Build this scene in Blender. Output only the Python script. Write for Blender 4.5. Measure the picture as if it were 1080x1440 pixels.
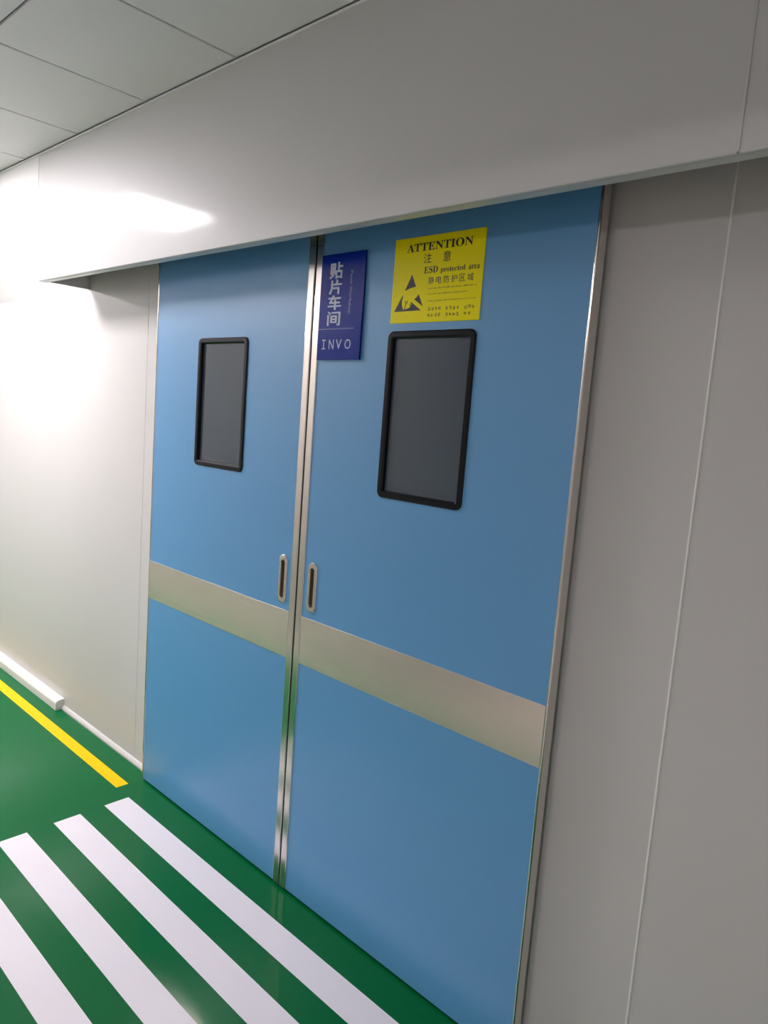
import bpy, bmesh, math, random
from mathutils import Vector, Matrix

scene = bpy.context.scene
COL = scene.collection
for o in list(bpy.data.objects):
    bpy.data.objects.remove(o, do_unlink=True)
random.seed(7)

# ------------------------------------------------------------------ camera, world, exposure
YAW, PITCH, ROLL = math.radians(42.924), math.radians(-7.329), math.radians(4.303)
FOCAL_PX = 1020.95                                   # for a 1080 x 1440 frame
cam_data = bpy.data.cameras.new('camera')
cam = bpy.data.objects.new('camera', cam_data)
COL.objects.link(cam)
fwd = Vector((-math.sin(YAW) * math.cos(PITCH), math.cos(YAW) * math.cos(PITCH), math.sin(PITCH)))
rgt = Vector((math.cos(YAW), math.sin(YAW), 0))
up0 = rgt.cross(fwd)
right = math.cos(ROLL) * rgt + math.sin(ROLL) * up0
up = -math.sin(ROLL) * rgt + math.cos(ROLL) * up0
mw = Matrix((right, up, -fwd)).transposed().to_4x4()
mw.translation = Vector((1.8206, -1.5582, 1.670))
cam.matrix_world = mw
cam_data.sensor_fit = 'VERTICAL'
cam_data.sensor_height = 36.0
cam_data.lens = FOCAL_PX / 1440 * 36.0
cam_data.clip_start = 0.02
scene.camera = cam

world = bpy.data.worlds.new('world')
scene.world = world
world.use_nodes = True
world.node_tree.nodes['Background'].inputs['Color'].default_value = (0.8, 0.86, 0.9, 1)
world.node_tree.nodes['Background'].inputs['Strength'].default_value = 0.02

vs = scene.view_settings
vs.view_transform = 'Standard'
vs.look = 'None'
vs.gamma = 1.0
vs.use_curve_mapping = False
vs.exposure = 0.0
LAMP = 82.0                                          # emission of the ceiling panels

# ------------------------------------------------------------------ main dimensions (metres)
WALL_Y = 0.05          # face of the wall behind the doors
HDR_Y = -0.195         # face of the header box over the doors
HDR_Z = 2.171          # its lower edge
CEIL = 2.725
X0, X1 = -9.2, 3.35    # corridor ends
HALL_X, HALL_Y = -0.75, -6.0  # opening in the opposite wall and the bay behind it
Y1 = -1.791            # opposite wall
PX, PY = 0.5525, 0.532 # ceiling panel size
GX = -0.2 - PX * 40    # grid origin

# ------------------------------------------------------------------ materials
def principled(name, col, rough=0.5, metal=0.0, spec=0.5, coat=0.0, coat_rough=0.1):
    m = bpy.data.materials.new(name)
    m.use_nodes = True
    b = m.node_tree.nodes['Principled BSDF']
    b.inputs['Base Color'].default_value = (*col, 1)
    b.inputs['Roughness'].default_value = rough
    b.inputs['Metallic'].default_value = metal
    b.inputs['Specular IOR Level'].default_value = spec
    b.inputs['Coat Weight'].default_value = coat
    b.inputs['Coat Roughness'].default_value = coat_rough
    return m

def noise_bump(m, scale=(4, 4, 4), strength=0.02, dist=0.01, detail=2, sockets=('Normal',)):
    nt = m.node_tree
    b = nt.nodes['Principled BSDF']
    tc = nt.nodes.new('ShaderNodeTexCoord')
    mp = nt.nodes.new('ShaderNodeMapping')
    mp.inputs['Scale'].default_value = scale
    nz = nt.nodes.new('ShaderNodeTexNoise')
    nz.inputs['Scale'].default_value = 1.0
    nz.inputs['Detail'].default_value = detail
    bp = nt.nodes.new('ShaderNodeBump')
    bp.inputs['Strength'].default_value = strength
    bp.inputs['Distance'].default_value = dist
    nt.links.new(tc.outputs['Object'], mp.inputs['Vector'])
    nt.links.new(mp.outputs['Vector'], nz.inputs['Vector'])
    nt.links.new(nz.outputs['Fac'], bp.inputs['Height'])
    for s in sockets:
        nt.links.new(bp.outputs['Normal'], b.inputs[s])
    return m

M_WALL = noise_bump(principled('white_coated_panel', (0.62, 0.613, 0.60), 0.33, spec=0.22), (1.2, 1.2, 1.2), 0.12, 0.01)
M_HEADER = noise_bump(principled('header_coated_steel', (0.64, 0.645, 0.645), 0.5, spec=0.7, coat=0.3, coat_rough=0.10), (2.2, 2.2, 3.0), 0.16, 0.01)
M_BACK = principled('warm_grey_panel', (0.36, 0.345, 0.32), 0.4, spec=0.4)
M_CEIL = noise_bump(principled('ceiling_panel_paint', (0.88, 0.87, 0.88), 0.5, spec=0.3), (3, 3, 3), 0.1, 0.01)
M_GROOVE = principled('ceiling_joint_shadow_gap', (0.05, 0.05, 0.05), 0.7)
M_CAULK = principled('joint_sealant', (0.86, 0.86, 0.84), 0.5)
M_BLUE = noise_bump(principled('blue_coated_steel', (0.115, 0.35, 0.65), 0.34, spec=0.9), (1.6, 1.6, 1.6), 0.15, 0.01)
M_STEEL = noise_bump(principled('polished_stainless', (0.80, 0.76, 0.71), 0.18, metal=1.0), (30, 30, 3), 0.03, 0.003)
M_BAND = noise_bump(principled('brushed_stainless', (0.97, 0.88, 0.82), 0.27, metal=1.0), (3, 60, 60), 0.04, 0.003)
M_RUBBER = principled('black_rubber', (0.012, 0.012, 0.013), 0.6)
M_FRAME = principled('black_window_frame', (0.005, 0.006, 0.010), 0.28, spec=0.25)
M_GLASS = noise_bump(principled('tinted_glass', (0.075, 0.100, 0.125), 0.14, spec=0.6), (5, 5, 2), 0.08, 0.01)
M_CUP = principled('dark_pull_recess', (0.42, 0.35, 0.28), 0.3, metal=1.0)
M_FLOOR = noise_bump(principled('green_epoxy', (0.002, 0.135, 0.038), 0.10, spec=0.11, coat=0.0, coat_rough=0.06), (2.4, 2.4, 2.4), 0.12, 0.01, sockets=('Normal', 'Coat Normal'))
M_LINE = principled('white_floor_paint', (0.86, 0.82, 0.86), 0.2, spec=0.2)
M_YLINE = principled('yellow_floor_tape', (0.94, 0.60, 0.004), 0.3, spec=0.08)
M_SKIRT = principled('white_skirting', (0.84, 0.83, 0.83), 0.3)
M_SIGN_Y = principled('yellow_plastic', (0.93, 0.84, 0.006), 0.2, spec=0.25)
M_SIGN_B = principled('blue_acrylic', (0.003, 0.026, 0.30), 0.16, spec=0.2)
M_INK = principled('black_ink', (0.022, 0.014, 0.02), 0.3)
M_INK_FAINT = principled('thin_olive_ink', (0.20, 0.16, 0.015), 0.3)
M_WHITE = principled('pale_lettering', (0.50, 0.58, 0.72), 0.35)
M_PALE = principled('faint_lettering', (0.26, 0.30, 0.55), 0.35)
M_LAMPFRAME = principled('white_lamp_frame', (0.8, 0.8, 0.8), 0.4)
def lamp_mat(name, strength):
    m = bpy.data.materials.new(name)
    m.use_nodes = True
    nt = m.node_tree
    nt.nodes.clear()
    out = nt.nodes.new('ShaderNodeOutputMaterial')
    e = nt.nodes.new('ShaderNodeEmission')
    e.inputs['Color'].default_value = (1.0, 0.92, 0.955, 1)
    e.inputs['Strength'].default_value = strength
    nt.links.new(e.outputs[0], out.inputs[0])
    return m
M_LAMP = lamp_mat('lit_diffuser', LAMP)
M_LAMP_BAY = lamp_mat('lit_bay_diffuser', LAMP * 0.68)

# ------------------------------------------------------------------ mesh helpers
def link(name, bm, mat, parent=None, smooth=False, bevel=0.0, segs=2):
    bmesh.ops.remove_doubles(bm, verts=bm.verts, dist=1e-6)
    bmesh.ops.recalc_face_normals(bm, faces=bm.faces)
    me = bpy.data.meshes.new(name)
    bm.to_mesh(me)
    bm.free()
    me.materials.append(mat)
    if smooth:
        for p in me.polygons:
            p.use_smooth = True
    o = bpy.data.objects.new(name, me)
    COL.objects.link(o)
    if parent is not None:
        o.parent = parent
    if bevel > 0:
        b = o.modifiers.new('edge', 'BEVEL')
        b.width = bevel
        b.segments = segs
        b.harden_normals = smooth
        b.limit_method = 'ANGLE'
        b.angle_limit = math.radians(40)
    return o

def box(bm, x0, x1, y0, y1, z0, z1):
    v = [bm.verts.new((x, y, z)) for x in (x0, x1) for y in (y0, y1) for z in (z0, z1)]
    for f in ((0, 1, 3, 2), (4, 6, 7, 5), (0, 4, 5, 1), (2, 3, 7, 6), (0, 2, 6, 4), (1, 5, 7, 3)):
        bm.faces.new([v[i] for i in f])

def boxes(*bs):
    bm = bmesh.new()
    for b in bs:
        box(bm, *b)
    return bm

def prism(bm, pts, y0, y1):
    """closed outline in x, z pushed from y0 to y1"""
    a = [bm.verts.new((x, y0, z)) for x, z in pts]
    b = [bm.verts.new((x, y1, z)) for x, z in pts]
    n = len(pts)
    bm.faces.new(a)
    bm.faces.new(b[::-1])
    for i in range(n):
        bm.faces.new((a[i], b[i], b[(i + 1) % n], a[(i + 1) % n]))

def rrect(x0, x1, z0, z1, r, n=6):
    pts = []
    for cx, cz, a0 in ((x1 - r, z1 - r, 0), (x0 + r, z1 - r, 90), (x0 + r, z0 + r, 180), (x1 - r, z0 + r, 270)):
        for i in range(n + 1):
            a = math.radians(a0 + 90 * i / n)
            pts.append((cx + r * math.cos(a), cz + r * math.sin(a)))
    return pts

def loft(bm, loops, cap_first=False, cap_last=False):
    """loops: lists of (x, y, z) with equal counts"""
    vl = [[bm.verts.new(p) for p in lp] for lp in loops]
    n = len(vl[0])
    for a, b in zip(vl, vl[1:]):
        for i in range(n):
            bm.faces.new((a[i], a[(i + 1) % n], b[(i + 1) % n], b[i]))
    if cap_first:
        bm.faces.new(vl[0][::-1])
    if cap_last:
        bm.faces.new(vl[-1])

def rr3(x0, x1, z0, z1, r, y, n=6):
    return [(x, y, z) for x, z in rrect(x0, x1, z0, z1, r, n)]

def sheet_with_holes(xs, zs, y0, y1, holes):
    """a slab in x, z with rectangular openings; holes are (ix, iz) cells left open"""
    bm = bmesh.new()
    nx, nz = len(xs) - 1, len(zs) - 1
    keep = lambda i, j: 0 <= i < nx and 0 <= j < nz and (i, j) not in holes
    def q(*p):
        bm.faces.new([bm.verts.new(c) for c in p])
    for i in range(nx):
        for j in range(nz):
            if not keep(i, j):
                continue
            a, b, c, d = xs[i], xs[i + 1], zs[j], zs[j + 1]
            q((a, y0, c), (b, y0, c), (b, y0, d), (a, y0, d))
            q((a, y1, c), (a, y1, d), (b, y1, d), (b, y1, c))
            if not keep(i - 1, j): q((a, y0, c), (a, y0, d), (a, y1, d), (a, y1, c))
            if not keep(i + 1, j): q((b, y0, c), (b, y1, c), (b, y1, d), (b, y0, d))
            if not keep(i, j - 1): q((a, y0, c), (a, y1, c), (b, y1, c), (b, y0, c))
            if not keep(i, j + 1): q((a, y0, d), (b, y0, d), (b, y1, d), (a, y1, d))
    return bm

def tag(o, label=None, cat=None, group=None, kind=None):
    if label: o['label'] = label
    if cat: o['category'] = cat
    if group: o['group'] = group
    if kind: o['kind'] = kind
    return o

def empty(name, loc=(0, 0, 0)):
    o = bpy.data.objects.new(name, None)
    o.empty_display_size = 0.1
    o.location = loc
    COL.objects.link(o)
    return o

def text_into(bm, s, x0, x1, z0, z1, y, depth=0.0006, bold=0.0):
    """letters of the built-in font fitted to a rectangle on a plane y = const, facing -y"""
    cu = bpy.data.curves.new('lettering', 'FONT')
    cu.body = s
    cu.size = 1.0
    cu.offset = bold
    cu.resolution_u = 3
    ob = bpy.data.objects.new('lettering', cu)
    COL.objects.link(ob)
    dg = bpy.context.evaluated_depsgraph_get()
    me = bpy.data.meshes.new_from_object(ob.evaluated_get(dg))
    bpy.data.objects.remove(ob, do_unlink=True)
    bpy.data.curves.remove(cu)
    if not me.vertices:
        return
    xs = [v.co.x for v in me.vertices]
    ys = [v.co.y for v in me.vertices]
    sx = (x1 - x0) / max(1e-6, max(xs) - min(xs))
    sz = (z1 - z0) / max(1e-6, max(ys) - min(ys))
    mx, mz = min(xs), min(ys)
    t = bmesh.new()
    t.from_mesh(me)
    bpy.data.meshes.remove(me)
    vm = {}
    for v in t.verts:
        p = (x0 + (v.co.x - mx) * sx, z0 + (v.co.y - mz) * sz)
        vm[v] = (bm.verts.new((p[0], y - depth, p[1])), bm.verts.new((p[0], y, p[1])))
    for f in t.faces:
        bm.faces.new([vm[v][0] for v in f.verts])
    for e in t.edges:
        if len(e.link_faces) == 1:
            a, b = e.verts
            bm.faces.new((vm[a][0], vm[b][0], vm[b][1], vm[a][1]))
    t.free()

def link_raw(name, bm, mat, parent):
    me = bpy.data.meshes.new(name)
    bmesh.ops.recalc_face_normals(bm, faces=bm.faces)
    bm.to_mesh(me)
    bm.free()
    me.materials.append(mat)
    o = bpy.data.objects.new(name, me)
    COL.objects.link(o)
    o.parent = parent
    return o

# ------------------------------------------------------------------ room shell
floor = link('floor', boxes((X0, X1, -1.60, 0.2, -0.12, 0.0)), M_FLOOR)
tag(floor, 'glossy green epoxy floor', 'floor', kind='structure')

bayf = link('floor_bay', boxes((X0, X1, HALL_Y - 0.1, -1.60, -0.12, 0.0)), principled('warm_grey_floor', (0.52, 0.48, 0.44), 0.25))
tag(bayf, 'warm grey floor of the bay across the corridor', 'floor', kind='structure')

SEAM_R, SEAM_L = 1.24, -1.14
wl = link('wall_left', boxes((X0, SEAM_L - 0.0015, WALL_Y, WALL_Y + 0.1, 0, CEIL)), M_WALL)
tag(wl, 'bright white panel wall beyond the doors', 'wall', kind='structure')
wm = link('wall_center', boxes((SEAM_L + 0.0015, SEAM_R - 0.0015, WALL_Y, WALL_Y + 0.1, 0, CEIL)), M_WALL)
tag(wm, 'white wall panel the doors slide across', 'wall', kind='structure')
wr = link('wall_right', boxes((SEAM_R + 0.0015, X1, WALL_Y, WALL_Y + 0.1, 0, CEIL)), M_WALL)
tag(wr, 'shaded white panel wall beyond the sealed joint', 'wall', kind='structure')
seam = link('sealant_bead', boxes((SEAM_R - 0.003, SEAM_R + 0.003, WALL_Y - 0.002, WALL_Y + 0.01, 0, CEIL - 0.01)), M_CAULK, wr, bevel=0.002)
seam2 = link('sealant_bead', boxes((SEAM_L - 0.0016, SEAM_L + 0.0016, WALL_Y + 0.002, WALL_Y + 0.01, 0, CEIL - 0.01)), M_CAULK, wl)
wb = link('wall_back', boxes((X0, HALL_X, Y1 - 0.1, Y1, 0, 2.16)), M_BACK)
tag(wb, 'warm grey wall across the corridor', 'wall', kind='structure')
wbu = link('wall_back_upper', boxes((X0, HALL_X, Y1 - 0.1, Y1, 2.16, CEIL)), M_WALL)
tag(wbu, 'white upper wall across the corridor', 'wall', kind='structure')
wl2 = link('wall_bay_shade_lintel', boxes((HALL_X, X1, Y1 - 0.1, Y1, 2.44, CEIL)), M_WALL)  # unseen strip added to keep bay lamp light off the header
tag(wl2, 'unseen white wall strip added over the bay opening to shade the header', 'wall', kind='structure')
ws = link('wall_bay_side', boxes((HALL_X - 0.1, HALL_X, HALL_Y, Y1 - 0.1, 0, CEIL)), M_BACK)
tag(ws, 'side wall of the bay across the corridor', 'wall', kind='structure')
wh = link('wall_bay_back', boxes((HALL_X - 0.1, X1, HALL_Y - 0.1, HALL_Y, 0, CEIL)), M_BACK)
tag(wh, 'rear wall of the bay across the corridor', 'wall', kind='structure')
we = link('wall_end', boxes((X1, X1 + 0.1, HALL_Y - 0.1, WALL_Y + 0.1, 0, CEIL)), M_WALL)
tag(we, 'white wall closing the corridor behind the camera', 'wall', kind='structure')
wf = link('wall_far', boxes((X0 - 0.1, X0, Y1 - 0.1, WALL_Y + 0.1, 0, CEIL)), M_WALL)
tag(wf, 'white wall at the far end of the corridor', 'wall', kind='structure')

# lamps sit in whole cells of the ceiling grid: (column, row)
LAMP_CELLS = [(28, 1), (32, 1), (36, 1), (40, 7), (43, 7)]
bm = bmesh.new()
box(bm, X0 - 0.1, X1 + 0.1, HALL_Y - 0.1, WALL_Y + 0.1, CEIL + 0.014, CEIL + 0.08)
G = 0.0042
x = GX
cols = []
i = 0
while GX + i * PX < X1:
    a, b = GX + i * PX, GX + (i + 1) * PX
    if b > X0:
        for j in range(3 if b <= HALL_X else 11):
            y1, y0 = HDR_Y - j * PY, HDR_Y - (j + 1) * PY
            box(bm, max(a, X0) + G, min(b, X1) - G, max(y0, HALL_Y) + G, y1 - G, CEIL, CEIL + 0.014)
    i += 1
ceiling = link('ceiling', bm, M_CEIL, bevel=0.002, segs=1)
tag(ceiling, 'pale grey ceiling of large square panels with thin dark joints', 'ceiling', kind='structure')
# dark joint backing lies just inside the gaps
link('joint_backing', boxes((X0, X1, HALL_Y, HDR_Y, CEIL + 0.010, CEIL + 0.013)), M_GROOVE, ceiling)

tr = link('trim_1', boxes((X0, X1, HDR_Y - 0.004, HDR_Y, CEIL - 0.011, CEIL - 0.0035)), M_CEIL, bevel=0.001)
tag(tr, 'thin pale angle strip where the ceiling meets the header', 'trim', kind='structure')

bb = bmesh.new()
prof = [(WALL_Y, 0.0), (0.034, 0.0), (0.035, 0.010), (0.042, 0.020), (WALL_Y, 0.024)]
def sweep_x(bm, prof, x0, x1):
    a = [bm.verts.new((x0, y, z)) for y, z in prof]
    b = [bm.verts.new((x1, y, z)) for y, z in prof]
    n = len(prof)
    bm.faces.new(a)
    bm.faces.new(b[::-1])
    for k in range(n):
        bm.faces.new((a[k], b[k], b[(k + 1) % n], a[(k + 1) % n]))
sweep_x(bb, prof, -1.905, -0.992)
tag(link('baseboard_left', bb, M_WALL, bevel=0.002), 'low pale base strip between door and skirting', 'baseboard', kind='structure')
bb = bmesh.new()
sweep_x(bb, [(WALL_Y, 0.0), (0.004, 0.0), (0.004, 0.040), (0.010, 0.050), (0.022, 0.056), (WALL_Y, 0.058)], X0, -1.905)
tag(link('baseboard_far', bb, M_SKIRT, bevel=0.002), 'bright white skirting along the far wall', 'baseboard', kind='structure')

# sloping panel added beyond the header; its tilt and whiter colour imitate glare
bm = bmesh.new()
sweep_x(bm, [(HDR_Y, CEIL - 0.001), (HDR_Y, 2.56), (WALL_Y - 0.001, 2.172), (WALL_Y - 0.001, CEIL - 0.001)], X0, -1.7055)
tag(link('wall_left_added_slope', bm, principled('glare_white', (0.80, 0.80, 0.80), 0.4)), 'added sloping upper wall panel beyond the header box, whitened to imitate glare', 'wall', kind='structure')
# ------------------------------------------------------------------ header box over the doors (hides the sliding track)
HX0 = -1.705
hdr = empty('door_header_box', (0, WALL_Y, HDR_Z))
tag(hdr, 'long white sheet steel header box above the blue doors, up to the ceiling', 'header box')
def under(o, root):
    o.parent = root
    o.matrix_parent_inverse = Matrix.Translation(root.location).inverted()
    return o
HJ = 1.325
under(link('front_panel', boxes((HX0, HJ - 0.001, HDR_Y, HDR_Y + 0.012, HDR_Z, CEIL - 0.002)), M_HEADER, bevel=0.003), hdr)
under(link('front_panel', boxes((HJ + 0.001, X1, HDR_Y, HDR_Y + 0.012, HDR_Z, CEIL - 0.002)), M_HEADER, bevel=0.003), hdr)
under(link('joint_bead', boxes((HJ - 0.003, HJ + 0.003, HDR_Y - 0.0015, HDR_Y + 0.008, HDR_Z + 0.003, CEIL - 0.02)), M_HEADER, bevel=0.001), hdr)
under(link('lower_flange', boxes((HX0, X1, HDR_Y + 0.012, HDR_Y + 0.040, HDR_Z, HDR_Z + 0.004)), M_HEADER), hdr)
under(link('end_cap', boxes((HX0, HX0 + 0.003, HDR_Y + 0.012, WALL_Y - 0.001, HDR_Z + 0.0045, CEIL - 0.002)), M_HEADER), hdr)
under(link('track_shade_block', boxes((HX0 + 0.01, X1, HDR_Y + 0.09, -0.004, HDR_Z + 0.055, HDR_Z + 0.20)), M_RUBBER), hdr)  # black track block added to darken the cavity under the header

# ------------------------------------------------------------------ door leaves
ZB, ZT = 0.010, 2.290
DOOR_BACK = 0.035
BAND = (0.8332, 0.9963)
WX, WZ = (0.3392, 0.6536), (1.4383, 1.919)
HXX, HZZ = (0.0544, 0.0975), (1.0176, 1.186)

def door(name, s, label):
    """s = -1 leaf on the far side of the meeting gap, +1 leaf on the near side"""
    root = empty(name, (s * 0.487, 0.0175, 0))
    tag(root, label, 'door', kind='structure')
    def part(nm, bm, mat, **k):
        return under(link(nm, bm, mat, None, **k), root)
    def X(*v):
        return sorted(s * a for a in v)
    outer = 0.966
    inner = 0.034
    # blue sheet: openings for the window and the pull
    xs = [inner, HXX[0] + 0.008, HXX[1] - 0.008, WX[0] + 0.012, WX[1] - 0.012, outer]
    zs = [ZB, HZZ[0] + 0.012, HZZ[1] - 0.012, WZ[0] + 0.012, WZ[1] - 0.012, ZT]
    if s < 0:
        xs = [-a for a in xs][::-1]
        holes = {(3, 1), (1, 3)}
    else:
        holes = {(1, 1), (3, 3)}
    part('leaf', sheet_with_holes(xs, zs, 0.0, DOOR_BACK, holes), M_BLUE)
    a, b = X(inner, outer)
    part('kick_band', boxes((a, b, -0.0018, 0.0, BAND[0], BAND[1])), M_BAND, bevel=0.0008)
    a, b = X(0.0035, inner)
    part('meeting_edge_trim', boxes((a, b, -0.0035, DOOR_BACK, ZB, ZT)), M_STEEL, bevel=0.003, segs=3)
    a, b = X(outer, 0.9745)
    part('outer_edge_trim', boxes((a, b, -0.0025, DOOR_BACK, ZB, ZT)), M_STEEL, bevel=0.004, segs=5, smooth=True)
    a, b = X(0.0006, 0.0035)
    part('gasket', boxes((a, b, 0.006, DOOR_BACK - 0.006, ZB, ZT)), M_RUBBER)
    # window
    wx = X(*WX)
    bm = bmesh.new()
    x0, x1, z0, z1 = wx[0], wx[1], WZ[0], WZ[1]
    def L(ins, y, r):
        return rr3(x0 + ins, x1 - ins, z0 + ins, z1 - ins, r, y, 7)
    loft(bm, [L(0.0, 0.0, 0.020), L(0.0, -0.0035, 0.020), L(0.003, -0.006, 0.017), L(0.015, -0.006, 0.009), L(0.0195, -0.002, 0.006), L(0.0215, 0.012, 0.004), L(0.0215, 0.030, 0.004)])
    fr = part('window_frame', bm, M_FRAME)
    pane = link('pane', boxes((x0 + 0.016, x1 - 0.016, 0.0075, 0.0125, z0 + 0.016, z1 - 0.016)), M_GLASS)
    pane.parent = fr
    inner_pane = link('blind_sheet', boxes((x0 + 0.014, x1 - 0.014, 0.022, 0.026, z0 + 0.014, z1 - 0.014)), M_FRAME)
    inner_pane.parent = fr
    # flush pull
    hx = X(*HXX)
    x0, x1, z0, z1 = hx[0], hx[1], HZZ[0], HZZ[1]
    r = (x1 - x0) / 2 - 0.002
    def H(ins, y):
        return rr3(x0 + ins, x1 - ins, z0 + ins, z1 - ins, max(0.002, r - ins), y, 8)
    def Hs(ix, iz, y):
        rr = max(0.002, (x1 - x0) / 2 - ix - 0.0005)
        return rr3(x0 + ix, x1 - ix, z0 + iz, z1 - iz, rr, y, 8)
    bm = bmesh.new()
    loft(bm, [H(0.0, 0.0), H(0.0, -0.0025), H(0.002, -0.0045), H(0.005, -0.005), Hs(0.0105, 0.017, -0.005), Hs(0.0118, 0.0185, -0.003)])
    pull = part('handle', bm, M_STEEL, smooth=False)
    pull['label'] = 'stainless flush pull'
    bm = bmesh.new()
    loft(bm, [Hs(0.0118, 0.0185, -0.003), Hs(0.0122, 0.019, 0.012), Hs(0.015, 0.023, 0.015)], cap_last=True)
    cup = link('recess', bm, M_CUP)
    cup.parent = pull
    return root

d1 = door('door_1', -1, 'blue sliding door leaf with a narrow stainless band, beyond the meeting gap')
d2 = door('door_2', 1, 'blue sliding door leaf carrying the blue sign and the yellow warning sign')

# ------------------------------------------------------------------ blue room sign
bs = empty('room_sign', (0.1335, -0.0042, 1.839))
tag(bs, 'tall narrow blue acrylic sign with pale Chinese characters and INVO', 'sign')
SB0, SB1 = -0.0040, -0.0095
o = under(link('sign_plate', boxes((0.0375, 0.2300, SB1, SB0, 1.839, 2.1575)), M_SIGN_B, bevel=0.0008), bs)
for ch, (a, b, c, d) in zip('贴片车间', ((0.0767, 0.1352, 2.083, 2.1320), (0.0775, 0.1347, 2.0365, 2.080), (0.0765, 0.1364, 1.9900, 2.0335), (0.0774, 0.1371, 1.9424, 1.985))):
    bm = bmesh.new()
    for q, (dx, dz) in enumerate(((-0.0011, 0.0005), (0.0011, -0.0005))):   # heavy strokes
        text_into(bm, ch, a + 0.001 + dx, b - 0.001 + dx, c + dz, d + dz, SB1, depth=0.0006 + q * 0.0004, bold=0.010)
    under(link_raw('title_character', bm, M_WHITE, None), bs)
# small line of letters reading downward
tmp = bmesh.new()
text_into(tmp, 'Patch Workshop', 0.0, 0.128, 0.0, 0.013, 0.0, bold=0.012)
bm = bmesh.new()
vm = {v: bm.verts.new((0.168 + v.co.z, SB1 + v.co.y, 2.103 - v.co.x)) for v in tmp.verts}
for f in tmp.faces:
    bm.faces.new([vm[v] for v in f.verts])
tmp.free()
under(link_raw('subtitle_lettering', bm, M_PALE, None), bs)
under(link('divider_line', boxes((0.040, 0.200, SB1 - 0.0004, SB1, 1.9312, 1.9330)), M_PALE), bs)
bm = bmesh.new()
for ch, a, b in (('𝙸', 0.0600, 0.0770), ('N', 0.0925, 0.1145), ('V', 0.1245, 0.1500), ('O', 0.1640, 0.1905)):
    text_into(bm, ch, a, b, 1.8705, 1.9000, SB1, bold=0.0)
under(link_raw('name_lettering', bm, M_WHITE, None), bs)

# ------------------------------------------------------------------ yellow warning sign
ys = empty('warning_sign', (0.499, -0.001, 1.941))
tag(ys, 'square yellow warning sign headed ATTENTION, above the window of the door', 'sign')
SY0, SY1 = -0.0002, -0.0022
under(link('sign_plate', boxes((0.3415, 0.6575, SY1, SY0, 1.941, 2.1735)), M_SIGN_Y, bevel=0.0006), ys)
def lettering(name, items, mat, label=None):
    bm = bmesh.new()
    for it in items:
        text_into(bm, it[0], it[1], it[2], it[3], it[4], SY1, depth=0.0003, bold=it[5] if len(it) > 5 else 0.0)
    o = under(link_raw(name, bm, mat, None), ys)
    if label: o['label'] = label
lettering('heading_lettering', [('𝐀𝐓𝐓𝐄𝐍𝐓𝐈𝐎𝐍', 0.3875, 0.6175, 2.1335, 2.1555, 0.002)], M_INK)
lettering('subheading_character', [('注', 0.452, 0.4795, 2.100, 2.1255, 0.004)], M_INK)
lettering('subheading_character', [('意', 0.521, 0.547, 2.0993, 2.126, 0.004)], M_INK)
lettering('area_lettering', [('𝐄𝐒𝐃', 0.4565, 0.5050, 2.0725, 2.0905, 0.0), ('𝐩𝐫𝐨𝐭𝐞𝐜𝐭𝐞𝐝', 0.5150, 0.5990, 2.0685, 2.0855, 0.0), ('𝐚𝐫𝐞𝐚', 0.6100, 0.6450, 2.0720, 2.0825, 0.0)], M_INK)
for k, ch in enumerate('静电防护区域'):
    xa = 0.4742 + k * 0.0268
    lettering('translation_character', [(ch, xa, xa + 0.0195, 2.0430, 2.0620, 0.0)], M_INK)
# the fine print is too small to read: rows of short pen marks
bm = bmesh.new()
def mark(x0, x1, z0, z1):
    box(bm, x0, x1, SY1 - 0.0003, SY1, z0, z1)
for (xa, xb, zc) in ((0.475, 0.640, 2.0300), (0.476, 0.611, 2.0150), (0.478, 0.642, 1.9965)):
    xx = xa
    while xx < xb:
        w = random.uniform(0.0016, 0.0030)
        h = random.uniform(0.0022, 0.0036)
        mark(xx, xx + 0.0007, zc, zc + h)
        mark(xx + 0.0007, xx + w, zc, zc + random.choice((0.0007, 0.0007, 0.0007, h)))
        xx += w + random.choice((0.0008, 0.0010, 0.0028))
for (xa, n, z0, z1) in ((0.4792, 13, 1.9710, 1.9812), (0.4792, 12, 1.9546, 1.9648)):
    for k in range(n):
        x0 = xa + k * 0.01262
        w = 0.0092
        if k % 5 == 4: continue
        for _ in range(3):
            zc = random.uniform(z0, z1 - 0.001)
            mark(x0 + random.uniform(0, 0.002), x0 + w - random.uniform(0, 0.002), zc, zc + 0.0010)
        for _ in range(2):
            xc = x0 + random.uniform(0.001, w - 0.001)
            mark(xc, xc + 0.0011, z0 + random.uniform(0, 0.003), z1 - random.uniform(0, 0.003))
fp = under(link_raw('fine_print', bm, M_INK_FAINT, None), ys)
fp['kind'] = 'stuff'
# reaching hand in a triangle with a slash
bm = bmesh.new()
def poly(pts):
    prism(bm, pts, SY1 - 0.0003, SY1)
poly([(0.4128, 2.0735), (0.4300, 2.0405), (0.4260, 2.0388), (0.4190, 2.0378), (0.4115, 2.0372), (0.4050, 2.0352), (0.3960, 2.0318), (0.3905, 2.0300)])
poly([(0.3835, 2.0190), (0.3544, 1.9736), (0.3882, 1.9737), (0.3872, 1.9800), (0.3835, 1.9885), (0.3815, 1.9960), (0.3822, 2.0065), (0.3845, 2.0130)])
poly([(0.3882, 1.9737), (0.4552, 1.9741), (0.4168, 1.9985), (0.4148, 1.9962), (0.4188, 1.9912), (0.4172, 1.9890), (0.4120, 1.9935), (0.4108, 1.9925), (0.4150, 1.9865), (0.4128, 1.9835), (0.4070, 1.9815), (0.4020, 1.9800), (0.3960, 1.9790), (0.3890, 1.9800)])
poly([(0.4428, 2.0185), (0.4395, 2.0135), (0.4330, 2.0085), (0.4274, 2.0055), (0.4400, 1.9975), (0.4520, 1.9900), (0.4611, 1.9837)])
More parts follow.
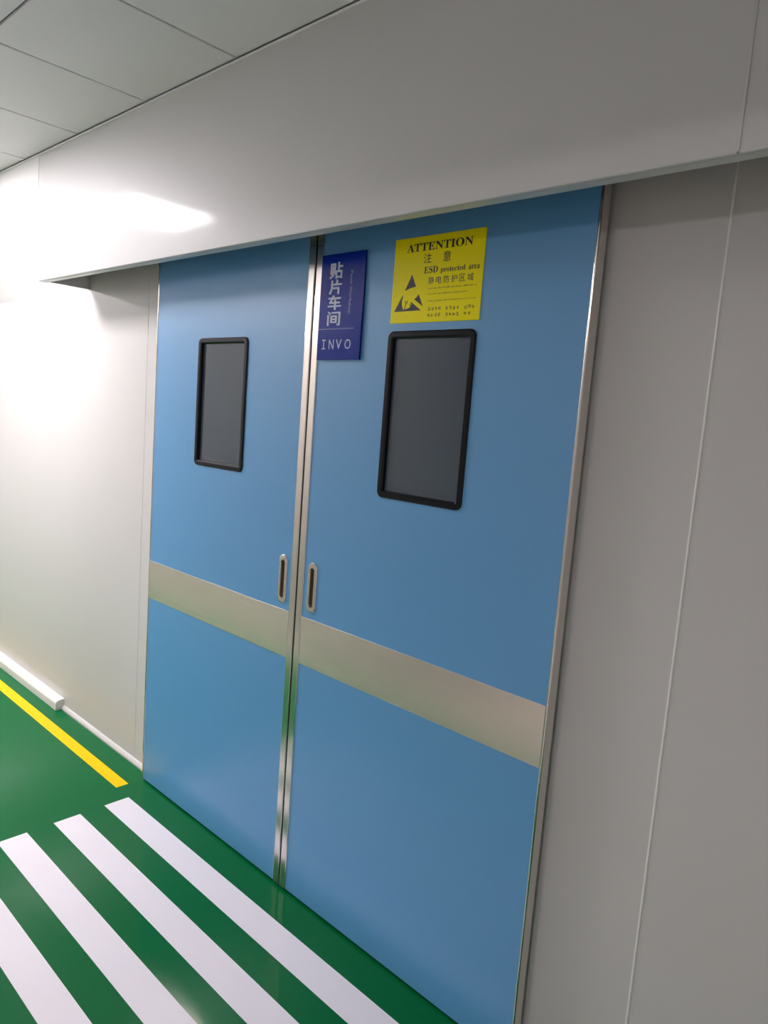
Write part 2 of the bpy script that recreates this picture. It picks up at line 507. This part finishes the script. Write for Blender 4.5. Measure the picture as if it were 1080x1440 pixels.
# fingers drawn as dark gaps
poly([(0.3925, 1.9800), (0.3950, 1.9802), (0.3975, 1.9900), (0.3990, 2.0010), (0.3972, 2.0010), (0.3950, 1.9900)])
poly([(0.3985, 1.9945), (0.3998, 1.9935), (0.4050, 2.0035), (0.4040, 2.0045)])
poly([(0.3950, 1.9960), (0.3960, 1.9965), (0.3935, 2.0040), (0.3922, 2.0035)])
sym = under(link_raw('hand_symbol', bm, M_INK, None), ys)
sym['label'] = 'dark triangle with a struck-out reaching hand'

# ------------------------------------------------------------------ floor markings
def marking(name, x0, x1, y0, y1, mat, label, cat, group=None):
    o = link(name, boxes((x0, x1, y0, y1, 0.0, 0.0006)), mat)
    tag(o, label, cat, group)
    o['kind'] = 'thing'
    return o
names = ['white painted floor stripe closest to the blue doors',
         'second white floor stripe out from the doors',
         'third white floor stripe out from the doors',
         'fourth white floor stripe out from the doors']
for k in range(4):
    yc = -0.1165 - 0.2065 * k
    marking('floor_stripe', -0.872, 0.93, yc - 0.1055, yc, M_LINE, names[k], 'floor marking', 'white crossing stripes on the green floor')
marking('lane_line', X0 + 0.02, -0.976, -0.119, -0.0635, M_YLINE, 'yellow line on the green floor running along the white wall', 'floor marking')

# ------------------------------------------------------------------ ceiling lamps
def lamp(c, r):
    xa = GX + c * PX
    ya = HDR_Y - (r + 1) * PY
    root = empty('ceiling_light', (xa + PX / 2, ya + PY / 2, CEIL))
    tag(root, 'square white LED panel set into the corridor ceiling', 'ceiling light', 'ceiling lights along the corridor')
    x0, x1, y0, y1 = xa + 0.006, xa + PX - 0.006, ya + 0.006, ya + PY - 0.006
    w = 0.018
    under(link('frame', boxes((x0, x1, y0, y0 + w, CEIL - 0.008, CEIL - 0.0003), (x0, x1, y1 - w, y1, CEIL - 0.008, CEIL - 0.0003),
                        (x0, x0 + w, y0 + w, y1 - w, CEIL - 0.008, CEIL - 0.0003), (x1 - w, x1, y0 + w, y1 - w, CEIL - 0.008, CEIL - 0.0003)), M_LAMPFRAME), root)
    under(link('diffuser', boxes((x0 + w, x1 - w, y0 + w, y1 - w, CEIL - 0.004, CEIL - 0.0006)), M_LAMP if r < 3 else M_LAMP_BAY), root)
for c, r in LAMP_CELLS:
    lamp(c, r)
